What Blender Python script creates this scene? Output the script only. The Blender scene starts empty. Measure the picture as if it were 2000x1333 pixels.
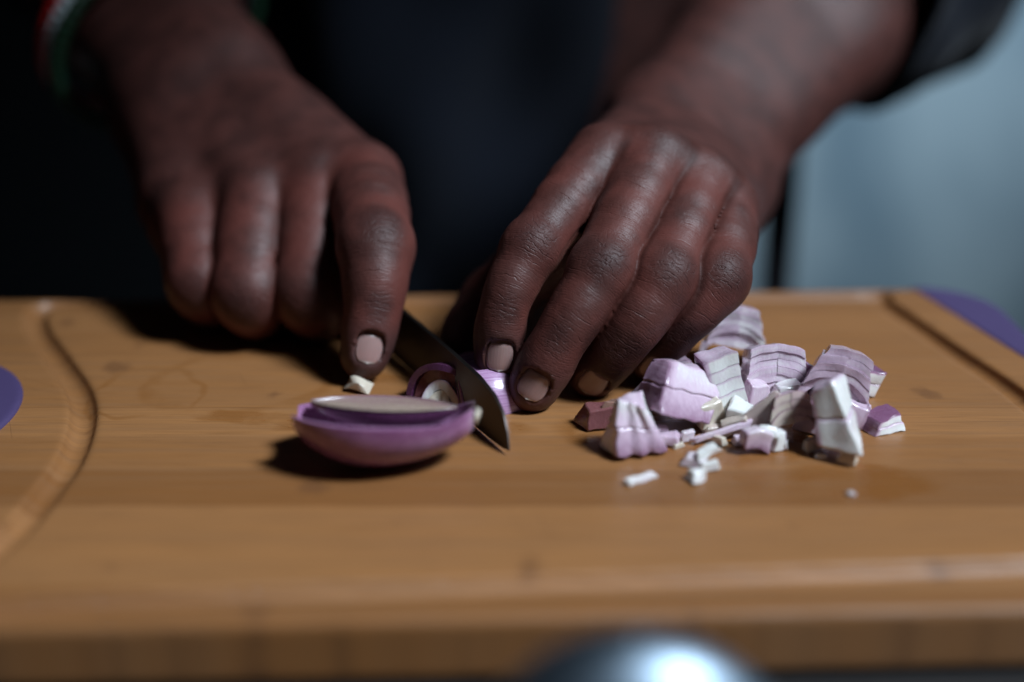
import bpy, bmesh, math, random
import numpy as np
from mathutils import Vector, Matrix, Euler

# ------------------------------------------------------------------ camera
ELEV = math.radians(22.0)
CAM = np.array([0.0, -0.4636, 0.1873])
FPX = 2000.0 * 50.0 / 36.0
FWD = np.array([0.0, math.cos(ELEV), -math.sin(ELEV)])
UPV = np.array([0.0, math.sin(ELEV), math.cos(ELEV)])
RGT = np.array([1.0, 0.0, 0.0])
scene = bpy.context.scene
col = scene.collection
cam_data = bpy.data.cameras.new('camera')
cam = bpy.data.objects.new('camera', cam_data)
col.objects.link(cam)
cam.location = CAM
cam.rotation_euler = (math.pi / 2 - ELEV, 0, 0)
cam_data.lens = 50
cam_data.sensor_width = 36
cam_data.clip_start = 0.02
cam_data.clip_end = 50
cam_data.dof.use_dof = True
cam_data.dof.focus_distance = 0.440
cam_data.dof.aperture_fstop = 2.3
scene.camera = cam

# ------------------------------------------------------------------ world, lamps, exposure
world = bpy.data.worlds.new('World')
scene.world = world
world.use_nodes = True
wb = world.node_tree.nodes['Background']
wb.inputs['Color'].default_value = (0.35, 0.5, 0.8, 1)
wb.inputs['Strength'].default_value = 0.010

def area(name, loc, target, sx, sy, power, color, spread=180):
    d = bpy.data.lights.new(name, 'AREA')
    d.shape = 'RECTANGLE'; d.size = sx; d.size_y = sy
    d.energy = power; d.color = color; d.spread = math.radians(spread)
    o = bpy.data.objects.new(name, d)
    col.objects.link(o)
    o.location = loc
    v = Vector(target) - Vector(loc)
    o.rotation_euler = v.to_track_quat('-Z', 'Y').to_euler()
    return o

area('window_light', (0.72, -0.33, 0.80), (0.150, -0.062, 0.0), 0.60, 0.60, 2.05, (0.76, 0.88, 1.0), 18)
area('wall_fill_light', (1.15, 0.35, 0.62), (0.335, 1.02, -0.10), 0.30, 0.30, 1.4, (0.62, 0.83, 1.0), 45)  # added fill lamp that brightens the pale wall; no window known there

scene.view_settings.view_transform = 'Standard'
scene.view_settings.look = 'None'
scene.view_settings.exposure = 0.0
scene.view_settings.gamma = 1.0
scene.view_settings.use_curve_mapping = False
scene.cycles.use_denoising = True
scene.cycles.max_bounces = 6
scene.cycles.adaptive_threshold = 0.02

# ------------------------------------------------------------------ helpers
rng = random.Random(7)
nrng = np.random.RandomState(5)

def P(px, py, d):
    """a point seen at photo pixel (px, py), d metres along the optical axis"""
    return CAM + FWD * d + RGT * ((px - 1000.0) / FPX * d) - UPV * ((py - 666.5) / FPX * d)

def B(px, py, z=0.0):
    r = FWD + RGT * ((px - 1000.0) / FPX) - UPV * ((py - 666.5) / FPX)
    return CAM + r * ((z - CAM[2]) / r[2])

def nz(v):
    v = np.asarray(v, float)
    return v / max(1e-12, np.linalg.norm(v))

def link(name, me, parent=None, mat=None):
    o = bpy.data.objects.new(name, me)
    col.objects.link(o)
    if parent is not None:
        o.parent = parent
    if mat is not None and me is not None:
        me.materials.append(mat)
    return o

def empty(name, loc=(0, 0, 0), rot=(0, 0, 0)):
    o = bpy.data.objects.new(name, None)
    o.empty_display_size = 0.01
    o.location = loc; o.rotation_euler = rot
    col.objects.link(o)
    return o

def tag(o, label=None, cat=None, group=None, kind=None):
    if label: o['label'] = label
    if cat: o['category'] = cat
    if group: o['group'] = group
    if kind: o['kind'] = kind
    return o

def mesh_np(name, verts, faces, smooth=True, sharp=None):
    me = bpy.data.meshes.new(name)
    verts = np.asarray(verts, np.float32)
    if isinstance(faces, np.ndarray):
        n, k = faces.shape
        me.vertices.add(len(verts)); me.vertices.foreach_set('co', verts.ravel())
        me.loops.add(n * k); me.loops.foreach_set('vertex_index', faces.astype(np.int32).ravel())
        me.polygons.add(n)
        me.polygons.foreach_set('loop_start', np.arange(0, n * k, k, dtype=np.int32))
        me.update(calc_edges=True)
    else:
        me.from_pydata([tuple(map(float, v)) for v in verts], [], [tuple(map(int, f)) for f in faces])
    me.validate()
    me.polygons.foreach_set('use_smooth', [smooth] * len(me.polygons))
    if sharp is not None:
        me.set_sharp_from_angle(angle=math.radians(sharp))
    me.update()
    return me

def attr(me, name, data):
    data = np.asarray(data, np.float32)
    if data.ndim == 1:
        a = me.attributes.new(name, 'FLOAT', 'POINT'); a.data.foreach_set('value', data)
    else:
        a = me.attributes.new(name, 'FLOAT_VECTOR', 'POINT'); a.data.foreach_set('vector', data.ravel())

# ---- signed distance modelling
def smin(a, b, k):
    if k <= 0: return np.minimum(a, b)
    h = np.maximum(k - np.abs(a - b), 0.0) / k
    return np.minimum(a, b) - h * h * k * 0.25

def smax(a, b, k):
    return -smin(-a, -b, k)

class Grid:
    def __init__(s, lo, hi, h):
        s.lo = np.asarray(lo, np.float32); s.h = np.float32(h)
        s.n = np.maximum(np.ceil((np.asarray(hi) - np.asarray(lo)) / h).astype(int) + 1, 4)
        s.f = np.full(tuple(s.n), 1.0, np.float32)
    def block(s, lo, hi):
        a = np.clip(np.floor((np.asarray(lo) - s.lo) / s.h).astype(int), 0, s.n)
        b = np.clip(np.ceil((np.asarray(hi) - s.lo) / s.h).astype(int) + 1, 0, s.n)
        return tuple(slice(int(i), int(j)) for i, j in zip(a, b))
    def coords(s, sl):
        return [ (s.lo[i] + s.h * np.arange(sl[i].start, sl[i].stop, dtype=np.float32)).reshape([-1 if j == i else 1 for j in range(3)]) for i in range(3)]
    def sub(s, lo, hi):
        """an aligned grid of its own"""
        sl = s.block(lo, hi)
        g = Grid.__new__(Grid)
        g.h = s.h; g.lo = s.lo + s.h * np.array([q.start for q in sl], np.float32)
        g.n = np.array([q.stop - q.start for q in sl]); g.f = np.full(tuple(g.n), 1.0, np.float32)
        return g, sl
    def cone(s, a, b, ra, rb, k=0.004, bulge=0.0):
        a = np.asarray(a, np.float32); b = np.asarray(b, np.float32)
        m = max(ra, rb) + abs(bulge) + k + 0.004
        sl = s.block(np.minimum(a, b) - m, np.maximum(a, b) + m)
        if any(q.stop <= q.start for q in sl): return
        x, y, z = s.coords(sl)
        ab = b - a; L2 = float(ab @ ab) + 1e-12
        t = np.clip(((x - a[0]) * ab[0] + (y - a[1]) * ab[1] + (z - a[2]) * ab[2]) / L2, 0, 1)
        r = ra + (rb - ra) * t
        if bulge: r = r + bulge * np.sin(np.pi * t)
        d = np.sqrt((x - a[0] - t * ab[0]) ** 2 + (y - a[1] - t * ab[1]) ** 2 + (z - a[2] - t * ab[2]) ** 2) - r
        s.f[sl] = smin(s.f[sl], d.astype(np.float32), k)
    def ball(s, c, r, k=0.004):
        s.cone(c, np.asarray(c) + 1e-5, r, r, k)

def surface_nets(f, lo, h):
    ins = f < 0
    nx, ny, nzz = f.shape
    c = ins[:-1, :-1, :-1].astype(np.uint8)
    tot = np.zeros_like(c)
    for i in (0, 1):
        for j in (0, 1):
            for k in (0, 1):
                tot += ins[i:nx - 1 + i, j:ny - 1 + j, k:nzz - 1 + k]
    act = (tot > 0) & (tot < 8)
    I, J, K = np.nonzero(act)
    idx = np.full(act.shape, -1, np.int32); idx[I, J, K] = np.arange(len(I))
    acc = np.zeros((len(I), 3), np.float32); cnt = np.zeros(len(I), np.float32)
    cs = [(i, j, k) for i in (0, 1) for j in (0, 1) for k in (0, 1)]
    val = {c_: f[I + c_[0], J + c_[1], K + c_[2]] for c_ in cs}
    for a in cs:
        for ax in range(3):
            if a[ax]: continue
            b = list(a); b[ax] = 1; b = tuple(b)
            va, vb = val[a], val[b]
            cr = (va < 0) != (vb < 0)
            t = np.where(cr, va / np.where(cr, va - vb, 1), 0)
            p = np.tile(np.array(a, np.float32), (len(I), 1)); p[:, ax] += t
            acc += np.where(cr[:, None], p, 0); cnt += cr
    v = (acc / cnt[:, None] + np.stack([I, J, K], 1)) * h + lo
    quads = []
    for ax in range(3):
        o = [(1, 2), (2, 0), (0, 1)][ax]
        sa = [slice(None)] * 3; sb = [slice(None)] * 3
        sa[ax] = slice(0, -1); sb[ax] = slice(1, None)
        A = ins[tuple(sa)]; Bq = ins[tuple(sb)]
        e = A != Bq
        q = np.array(np.nonzero(e)).T
        ok = (q[:, o[0]] > 0) & (q[:, o[1]] > 0) & (q[:, o[0]] < f.shape[o[0]] - 1) & (q[:, o[1]] < f.shape[o[1]] - 1)
        q = q[ok]
        s0 = A[q[:, 0], q[:, 1], q[:, 2]]
        def cell(d0, d1):
            r = q.copy(); r[:, o[0]] -= d0; r[:, o[1]] -= d1
            return idx[r[:, 0], r[:, 1], r[:, 2]]
        F = np.stack([cell(0, 0), cell(1, 0), cell(1, 1), cell(0, 1)], 1)
        F = np.where(s0[:, None], F, F[:, ::-1])
        quads.append(F)
    F = np.concatenate(quads)
    F = F[(F >= 0).all(1)]
    return v, F

def relax(v, F, it=2, lam=0.5):
    n = len(v)
    e = np.concatenate([F[:, [0, 1]], F[:, [1, 2]], F[:, [2, 3]], F[:, [3, 0]]])
    for q in range(it):
        for l in (lam, -lam * 1.04):
            acc = np.zeros_like(v); 
            for ax in range(3):
                acc[:, ax] = np.bincount(e[:, 0], v[e[:, 1], ax], n) + np.bincount(e[:, 1], v[e[:, 0], ax], n)
            c = (np.bincount(e[:, 0], minlength=n) + np.bincount(e[:, 1], minlength=n))[:, None]
            v = v + l * (acc / np.maximum(c, 1) - v)
    return v

# ------------------------------------------------------------------ materials
class NT:
    def __init__(s, name):
        s.m = bpy.data.materials.new(name); s.m.use_nodes = True
        s.t = s.m.node_tree; s.b = s.t.nodes['Principled BSDF']
    def n(s, typ, **kw):
        nd = s.t.nodes.new(typ)
        for k, v in kw.items():
            if k == 'i':
                for a, b in v.items(): s.put(nd.inputs[a], b)
            else: setattr(nd, k, v)
        return nd
    def put(s, inp, v):
        if isinstance(v, bpy.types.NodeSocket): s.t.links.new(v, inp)
        else: inp.default_value = v
    def set(s, **kw):
        for k, v in kw.items(): s.put(s.b.inputs[k.replace('_', ' ')], v)
    def math(s, op, a, b=0.0, c=None, clamp=False):
        nd = s.n('ShaderNodeMath', operation=op, use_clamp=clamp)
        s.put(nd.inputs[0], a); s.put(nd.inputs[1], b)
        if c is not None: s.put(nd.inputs[2], c)
        return nd.outputs[0]
    def vmath(s, op, a, b=(0, 0, 0)):
        nd = s.n('ShaderNodeVectorMath', operation=op)
        s.put(nd.inputs[0], a); s.put(nd.inputs[1], b)
        return nd.outputs['Value'] if op in ('LENGTH', 'DISTANCE', 'DOT_PRODUCT') else nd.outputs[0]
    def mix(s, f, a, b, blend='MIX'):
        nd = s.n('ShaderNodeMix', data_type='RGBA', blend_type=blend)
        s.put(nd.inputs[0], f)
        s.put(nd.inputs[6], a if isinstance(a, bpy.types.NodeSocket) else (*a, 1)[:4])
        s.put(nd.inputs[7], b if isinstance(b, bpy.types.NodeSocket) else (*b, 1)[:4])
        return nd.outputs[2]
    def rng(s, v, a, b, c=0.0, d=1.0):
        nd = s.n('ShaderNodeMapRange', interpolation_type='SMOOTHSTEP')
        for i, q in enumerate((v, a, b, c, d)): s.put(nd.inputs[i], q)
        return nd.outputs[0]
    def noise(s, vec, scale, detail=3, rough=0.55, dist=0.0):
        nd = s.n('ShaderNodeTexNoise')
        s.put(nd.inputs['Vector'], vec); s.put(nd.inputs['Scale'], scale)
        nd.inputs['Detail'].default_value = detail; nd.inputs['Roughness'].default_value = rough
        nd.inputs['Distortion'].default_value = dist
        return nd.outputs[0]
    def coord(s): return s.n('ShaderNodeTexCoord').outputs['Object']
    def scale(s, v, xyz):
        return s.vmath('MULTIPLY', v, xyz)
    def attrf(s, name): return s.n('ShaderNodeAttribute', attribute_name=name).outputs['Fac']
    def attrv(s, name): return s.n('ShaderNodeAttribute', attribute_name=name).outputs['Vector']
    def bump(s, h, strength, dist, prev=None):
        nd = s.n('ShaderNodeBump'); s.put(nd.inputs['Height'], h)
        nd.inputs['Strength'].default_value = strength; nd.inputs['Distance'].default_value = dist
        if prev is not None: s.put(nd.inputs['Normal'], prev)
        return nd.outputs[0]

def m_skin():
    N = NT('skin')
    oc = N.coord(); fc = N.attrv('finger_co')
    fin = N.attrf('finger'); kn = N.attrf('knuckle'); pal = N.attrf('palmar'); tip = N.attrf('tip')
    kc = N.attrv('knuckle_co')
    # colour
    blot = N.noise(oc, 90, 4)
    c = N.mix(N.rng(blot, 0.3, 0.7), (0.043, 0.0140, 0.0112), (0.074, 0.0235, 0.0185))
    c = N.mix(N.math('MULTIPLY', pal, 0.85), c, (0.20, 0.080, 0.058))
    flush = N.math('MULTIPLY', N.math('MULTIPLY', fin, N.math('SUBTRACT', 1.0, kn)), N.rng(N.noise(oc, 55, 2), 0.35, 0.65, 0.1, 0.75))
    c = N.mix(flush, c, (0.125, 0.034, 0.026))
    c = N.mix(N.math('MULTIPLY', kn, 0.35), c, (0.045, 0.019, 0.018))
    c = N.mix(N.math('MULTIPLY', tip, 0.4), c, (0.045, 0.026, 0.026))
    # fine cross lines on the fingers
    sf = N.n('ShaderNodeSeparateXYZ'); N.put(sf.inputs[0], fc)
    warp = N.noise(N.scale(fc, (0.16, 0.10, 1)), 1.0, 3)
    def lines(u, period, warp, amt, width, brk, thr):
        ph = N.math('ADD', N.math('DIVIDE', u, period), N.math('MULTIPLY', warp, amt))
        tri = N.math('ABSOLUTE', N.math('SUBTRACT', N.math('FRACT', ph), 0.5))     # 0 in the groove
        g = N.rng(tri, 0.0, width)
        return N.math('SUBTRACT', 1.0, N.math('MULTIPLY', N.math('SUBTRACT', 1.0, g), N.rng(brk, thr, thr + 0.22)))
    brk = N.noise(N.scale(fc, (0.9, 0.22, 1)), 1.0, 2)
    cross = lines(sf.outputs[0], 0.85, warp, 5.0, 0.30, brk, 0.38)
    cross2 = lines(sf.outputs[0], 2.3, warp, 3.2, 0.13, N.noise(N.scale(fc, (0.45, 0.13, 1)), 1.0, 2), 0.46)
    # knuckle creases: bowed lines across the joint
    sk = N.n('ShaderNodeSeparateXYZ'); N.put(sk.inputs[0], kc)
    bow = N.math('MULTIPLY', N.math('MULTIPLY', sk.outputs[1], sk.outputs[1]), 0.022)
    kwarp = N.noise(N.scale(kc, (0.30, 0.30, 1)), 1.0, 3)
    ku = N.math('MULTIPLY', N.attrf('knuckle_s'), N.math('SUBTRACT', 1.0, bow))
    kd = lines(ku, 1.9, kwarp, 2.1, 0.20, N.noise(N.scale(kc, (0.5, 0.22, 1)), 1.0, 2), 0.36)
    kcell = lines(sk.outputs[1], 2.6, N.noise(N.scale(kc, (0.45, 0.45, 1)), 1.0, 2), 3.0, 0.16, N.noise(N.scale(kc, (0.4, 0.6, 1)), 1.0, 1), 0.50)
    # leathery cells everywhere else
    vor = N.n('ShaderNodeTexVoronoi', feature='DISTANCE_TO_EDGE', i={'Vector': N.vmath('ADD', oc, N.vmath('MULTIPLY', N.n('ShaderNodeTexNoise', i={'Vector': oc, 'Scale': 700.0}).outputs['Color'], (0.0007, 0.0007, 0.0007))), 'Scale': 1100.0}).outputs['Distance']
    vor = N.rng(vor, 0.0, 0.22)
    big = N.noise(oc, 300, 3)
    fine = N.noise(oc, 2600, 2)
    nrm = N.bump(big, 0.22, 0.0010)
    vorc = N.mix(N.attrf('cleft'), vor, (1, 1, 1))
    nrm = N.bump(N.mix(fin, vorc, N.mix(0.25, cross, vor)), 0.34, 0.00018, nrm)
    nrm = N.bump(N.mix(N.math('MULTIPLY', fin, 0.9), (1, 1, 1), cross2), 0.5, 0.00022, nrm)
    nrm = N.bump(N.mix(kn, (1, 1, 1), N.math('MULTIPLY', kd, kcell)), 0.4, 0.0004, nrm)
    nrm = N.bump(fine, 0.12, 0.00010, nrm)
    dark = N.math('MULTIPLY', N.math('SUBTRACT', 1.0, N.math('MULTIPLY', kd, kcell)), N.math('MULTIPLY', kn, 0.3))
    c = N.mix(dark, c, (0.018, 0.010, 0.010))
    N.set(Base_Color=c, Roughness=N.rng(fine, 0.2, 0.8, 0.46, 0.60), Normal=nrm,
          Specular_IOR_Level=N.math('MULTIPLY', N.rng(kn, 0.0, 1.0, 0.38, 0.24), N.math('SUBTRACT', 1.0, N.math('MULTIPLY', N.attrf('cleft'), 0.9))))
    return N.m

def m_nail():
    N = NT('nail')
    uv = N.attrv('nail_co')
    sx = N.n('ShaderNodeSeparateXYZ'); N.put(sx.inputs[0], uv)
    ridg = N.noise(N.scale(uv, (9.0, 0.6, 1)), 1.0, 2)
    c = N.mix(N.rng(sx.outputs[1], 0.05, 0.9), (0.34, 0.21, 0.195), (0.28, 0.15, 0.138))
    c = N.mix(N.rng(sx.outputs[1], 0.90, 0.97), c, (0.50, 0.42, 0.38))
    c = N.mix(N.math('MULTIPLY', ridg, 0.35), c, (0.42, 0.30, 0.27))
    N.set(Base_Color=c, Roughness=0.30, Subsurface_Weight=0.2, Subsurface_Radius=(1, 0.4, 0.3), Subsurface_Scale=0.002,
          Normal=N.bump(ridg, 0.25, 0.0003), Coat_Weight=0.6, Coat_Roughness=0.15)
    return N.m

def m_onion(name, white, lilac, purple, stripe=1.0):
    N = NT(name)
    oc = N.coord(); t = N.attrf('tint'); lc = N.attrv('flesh_co')
    st = N.noise(N.scale(lc, (1300, 120, 500)), 1.0, 3)
    bl = N.noise(oc, 160, 3)
    tt = N.math('ADD', t, N.math('MULTIPLY', N.math('SUBTRACT', bl, 0.5), 0.34))
    tt = N.math('ADD', tt, N.math('MULTIPLY', N.math('SUBTRACT', st, 0.5), 0.30 * stripe), clamp=True)
    c = N.mix(N.rng(tt, 0.02, 0.45), white, lilac)
    c = N.mix(N.rng(tt, 0.42, 0.98), c, purple)
    fine = N.noise(oc, 1800, 2)
    nrm = N.bump(st, 0.35 * stripe, 0.00035)
    nrm = N.bump(fine, 0.12, 0.00020, nrm)
    N.set(Base_Color=c, Roughness=N.rng(bl, 0.3, 0.7, 0.16, 0.36), Normal=nrm, Subsurface_Weight=0.15,
          Subsurface_Radius=(1.0, 0.75, 0.75), Subsurface_Scale=0.004, Coat_Weight=0.5, Coat_Roughness=0.12, Specular_IOR_Level=0.5)
    return N.m

def m_bamboo():
    N = NT('bamboo')
    oc = N.coord()
    sp = N.n('ShaderNodeSeparateXYZ'); N.put(sp.inputs[0], oc)
    x, y = sp.outputs[0], sp.outputs[1]
    # glued strips about 21 mm wide running along x
    wob = N.math('MULTIPLY', N.noise(N.scale(oc, (3, 3, 3)), 1.0, 1), 0.001)
    row = N.math('FLOOR', N.math('DIVIDE', N.math('ADD', y, N.math('ADD', wob, 0.2045)), 0.0212))
    wn = N.n('ShaderNodeTexWhiteNoise', noise_dimensions='1D'); N.put(wn.inputs['W'], row)
    tone = wn.outputs['Value']
    rc = N.n('ShaderNodeCombineXYZ'); N.put(rc.inputs[2], N.math('MULTIPLY', row, 3.7))
    gc = N.vmath('ADD', N.scale(oc, (9, 420, 1)), rc.outputs[0])
    grain = N.noise(gc, 1.0, 5, 0.6)
    fib = N.noise(N.vmath('ADD', N.scale(oc, (40, 2600, 1)), rc.outputs[0]), 1.0, 3, 0.6)
    c = N.mix(tone, (0.215, 0.086, 0.025), (0.325, 0.146, 0.052))
    c = N.mix(N.rng(grain, 0.35, 0.75, 0, 0.55), c, (0.215, 0.105, 0.045))
    c = N.mix(N.rng(fib, 0.45, 0.75, 0, 0.6), c, (0.13, 0.055, 0.020))
    # bamboo nodes
    seg = N.math('FLOOR', N.math('ADD', N.math('DIVIDE', x, 0.105), N.math('MULTIPLY', tone, 7.3)))
    fx = N.math('SUBTRACT', N.math('FRACT', N.math('ADD', N.math('DIVIDE', x, 0.105), N.math('MULTIPLY', tone, 7.3))), 0.5)
    fy = N.math('SUBTRACT', N.math('FRACT', N.math('DIVIDE', N.math('ADD', y, 0.2045), 0.0212)), 0.5)
    nv = N.n('ShaderNodeCombineXYZ'); N.put(nv.inputs[0], N.math('MULTIPLY', fx, 17.0)); N.put(nv.inputs[1], N.math('MULTIPLY', fy, 2.3))
    nd = N.math('ADD', N.vmath('LENGTH', nv.outputs[0]), N.math('MULTIPLY', N.math('SUBTRACT', N.noise(oc, 150, 3), 0.5), 1.6))
    wn2 = N.n('ShaderNodeTexWhiteNoise', noise_dimensions='2D'); nvv = N.n('ShaderNodeCombineXYZ'); N.put(nvv.inputs[0], seg); N.put(nvv.inputs[1], row); N.put(wn2.inputs['Vector'], nvv.outputs[0])
    nd = N.math('ADD', nd, N.math('MULTIPLY', wn2.outputs['Value'], 0.75))
    c = N.mix(N.rng(nd, 0.95, 0.25, 0, 0.55), c, (0.115, 0.048, 0.020))
    # wet streaks left by the onion juice
    nw = N.n('ShaderNodeTexNoise', i={'Vector': oc, 'Scale': 45.0}).outputs['Color']
    ow = N.vmath('ADD', oc, N.vmath('MULTIPLY', N.vmath('SUBTRACT', nw, (0.5, 0.5, 0.5)), (0.016, 0.016, 0)))
    wet = None
    def ell(cx, cy, rx, ry, rot, ring=None):
        nonlocal wet
        m = N.n('ShaderNodeMapping', vector_type='TEXTURE')
        N.put(m.inputs[0], ow); m.inputs['Location'].default_value = (cx, cy, 0)
        m.inputs['Rotation'].default_value = (0, 0, rot); m.inputs['Scale'].default_value = (rx, ry, 1000.0)
        d = N.vmath('LENGTH', m.outputs[0])
        if ring:
            d = N.math('ABSOLUTE', N.math('SUBTRACT', d, 1.0))
            w = N.math('MULTIPLY', N.rng(d, ring, ring * 0.25), 0.6)
        else:
            w = N.rng(d, 1.0, 0.72)
        wet = w if wet is None else N.math('MAXIMUM', wet, w)
    a = B(470, 745); ell(a[0], a[1], 0.030, 0.024, 0.25, 0.16)
    a = B(290, 765); ell(a[0], a[1], 0.018, 0.020, 0.1, 0.10)
    a = B(500, 820); ell(a[0], a[1], 0.030, 0.007, -0.25)
    a = B(690, 730); ell(a[0], a[1], 0.022, 0.006, -0.5)
    a = B(1450, 860); ell(a[0], a[1], 0.040, 0.019, 0.1)
    a = B(1650, 945); ell(a[0], a[1], 0.033, 0.013, 0.05)
    a = B(1230, 835); ell(a[0], a[1], 0.028, 0.014, 0.0)
    a = B(1640, 735); ell(a[0], a[1], 0.012, 0.012, 0.0)
    a = B(930, 830); ell(a[0], a[1], 0.02, 0.010, -0.3)
    fade = N.rng(N.noise(oc, 60, 4), 0.32, 0.62)
    wet = N.math('MULTIPLY', wet, fade)
    c = N.mix(N.math('MULTIPLY', wet, 0.6), c, (0.20, 0.072, 0.016))
    # knife cuts
    cuts = None
    for ang, sc, off in ((0.55, 1.0, 0.0), (-0.35, 1.3, 5.0), (1.2, 0.8, 9.0)):
        mp = N.n('ShaderNodeMapping'); N.put(mp.inputs[0], oc); mp.inputs['Rotation'].default_value = (0, 0, ang); mp.inputs['Location'].default_value = (off, 0, 0)
        q = N.noise(N.scale(mp.outputs[0], (22 * sc, 900 * sc, 1)), 1.0, 1)
        q = N.rng(q, 0.72, 0.80)
        cuts = q if cuts is None else N.math('MAXIMUM', cuts, q)
    c = N.mix(N.math('MULTIPLY', cuts, 0.30), c, (0.13, 0.055, 0.022))
    joint = N.rng(N.math('ABSOLUTE', fy), 0.485, 0.498)
    c = N.mix(N.math('MULTIPLY', joint, 0.35), c, (0.12, 0.05, 0.02))
    nrm = N.bump(fib, 0.18, 0.0004)
    nrm = N.bump(N.math('SUBTRACT', 1.0, cuts), 0.35, 0.0003, nrm)
    nrm = N.bump(grain, 0.10, 0.0006, nrm)
    rough = N.math('SUBTRACT', N.rng(grain, 0.3, 0.7, 0.40, 0.52), N.math('MULTIPLY', wet, 0.22))
    N.set(Base_Color=c, Roughness=rough, Normal=nrm, Specular_IOR_Level=0.45)
    return N.m

def m_plain(name, c, rough=0.5, metal=0.0, var=0.15, scale=40, bump=0.0, bscale=300, **kw):
    N = NT(name)
    oc = N.coord()
    nz_ = N.noise(oc, scale, 4)
    cc = N.mix(nz_, tuple(q * (1 - var) for q in c), tuple(min(1, q * (1 + var)) for q in c))
    N.set(Base_Color=cc, Roughness=rough, Metallic=metal)
    if bump: N.set(Normal=N.bump(N.noise(oc, bscale, 3), bump, 0.001))
    for k, v in kw.items(): N.set(**{k: v})
    return N.m

def m_cloth():
    N = NT('dark_cloth')
    oc = N.coord()
    wv = N.noise(oc, 900, 2)
    c = N.mix(N.noise(oc, 14, 3), (0.0025, 0.0035, 0.0065), (0.0055, 0.0085, 0.017))
    N.set(Base_Color=c, Roughness=0.9, Normal=N.bump(wv, 0.3, 0.0006), Specular_IOR_Level=0.15,
          Sheen_Weight=0.08, Sheen_Roughness=0.5)
    return N.m

def m_wall():
    N = NT('pale_wall'); oc = N.coord()
    a = N.rng(N.noise(N.scale(oc, (4.2, 4.2, 1.6)), 1.0, 3, 0.6, 0.8), 0.36, 0.66)
    c = N.mix(a, (0.22, 0.29, 0.34), (0.52, 0.58, 0.60))
    N.set(Base_Color=c, Roughness=0.75)
    return N.m

M = dict(skin=m_skin(), nail=m_nail(), bamboo=m_bamboo(), cloth=m_cloth(),
         onion=m_onion('onion_flesh', (0.74, 0.73, 0.70), (0.60, 0.45, 0.55), (0.20, 0.085, 0.155)),
         cream=m_onion('onion_cream', (0.56, 0.49, 0.40), (0.48, 0.36, 0.35), (0.26, 0.12, 0.17)),
         skinny=m_onion('onion_outer', (0.50, 0.36, 0.45), (0.34, 0.16, 0.30), (0.155, 0.045, 0.125)),
         brownskin=m_onion('onion_papery', (0.30, 0.17, 0.13), (0.20, 0.075, 0.075), (0.11, 0.03, 0.045)),
         cutface=m_onion('onion_cut_face', (0.30, 0.235, 0.18), (0.25, 0.16, 0.15), (0.15, 0.06, 0.10)),  # darker than the cream flesh: the face's dim light is put into its colour
         shadedskin=m_onion('onion_inner_skin', (0.20, 0.08, 0.17), (0.13, 0.045, 0.11), (0.085, 0.025, 0.07)),  # purple skin made darker, with the shade of the hollow in its colour
         held=m_onion('onion_held', (0.58, 0.45, 0.56), (0.46, 0.28, 0.45), (0.30, 0.14, 0.29), 0.8),
         purple=m_plain('purple_silicone', (0.062, 0.042, 0.115), 0.55, var=0.08, bump=0.1),
         steel=m_plain('knife_steel', (0.070, 0.058, 0.054), 0.42, 1.0, var=0.10, scale=90),
         handle=m_plain('knife_handle', (0.012, 0.011, 0.012), 0.45, var=0.2),
         counter=m_plain('dark_counter', (0.012, 0.011, 0.011), 0.5, var=0.3, scale=60),
         wall=m_wall(),
         post=m_plain('dark_post', (0.022, 0.019, 0.024), 0.6, var=0.2),
         darkwall=m_plain('dark_panel', (0.010, 0.010, 0.012), 0.7, var=0.3, scale=10),
         floor=m_plain('floor_tile', (0.10, 0.11, 0.12), 0.5, var=0.2, scale=8),
         shiny_steel=m_plain('brushed_steel', (0.26, 0.33, 0.40), 0.44, 1.0, var=0.10, scale=20),
         red=m_plain('red_beads', (0.62, 0.015, 0.012), 0.35),
         pale=m_plain('pale_beads', (0.75, 0.85, 0.9), 0.3),
         green=m_plain('green_beads', (0.012, 0.045, 0.022), 0.4))

# ------------------------------------------------------------------ the setting
def box_mesh(name, lo, hi, bev=0.0):
    bm = bmesh.new()
    bmesh.ops.create_cube(bm, size=1.0)
    for v in bm.verts:
        v.co = Vector([lo[i] + (hi[i] - lo[i]) * (v.co[i] + 0.5) for i in range(3)])
    if bev:
        bmesh.ops.bevel(bm, geom=bm.edges[:], offset=bev, segments=3, profile=0.5, affect='EDGES')
    me = bpy.data.meshes.new(name); bm.to_mesh(me); bm.free()
    me.polygons.foreach_set('use_smooth', [True] * len(me.polygons))
    me.set_sharp_from_angle(angle=math.radians(40))
    return me

CT = -0.0185
tag(link('counter', box_mesh('counter', (-0.9, -0.42, CT - 0.04), (0.175, 0.030, CT), 0.004), mat=M['counter']), kind='structure')
tag(link('floor', box_mesh('floor', (-2.5, -1.0, -0.96), (2.5, 1.8, -0.92)), mat=M['floor']), kind='structure')
tag(link('wall', box_mesh('wall', (0.10, 1.02, -0.92), (1.8, 1.10, 1.6)), mat=M['wall']), kind='structure')
tag(link('wall_dark', box_mesh('wall_dark', (-2.0, 1.00, -0.92), (0.098, 1.10, 1.6)), mat=M['darkwall']), kind='structure')

# dark upright post in front of the pale wall
pp0 = P(1500, 450, 0.80); pp1 = P(1556, 450, 0.80)
post = link('upright_post', box_mesh('upright_post', (pp0[0], pp0[1], -0.92), (pp1[0], pp0[1] + 0.02, 0.34), 0.002), mat=M['post'])
tag(post, 'dark upright post in front of the pale wall behind the board', 'post')

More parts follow.
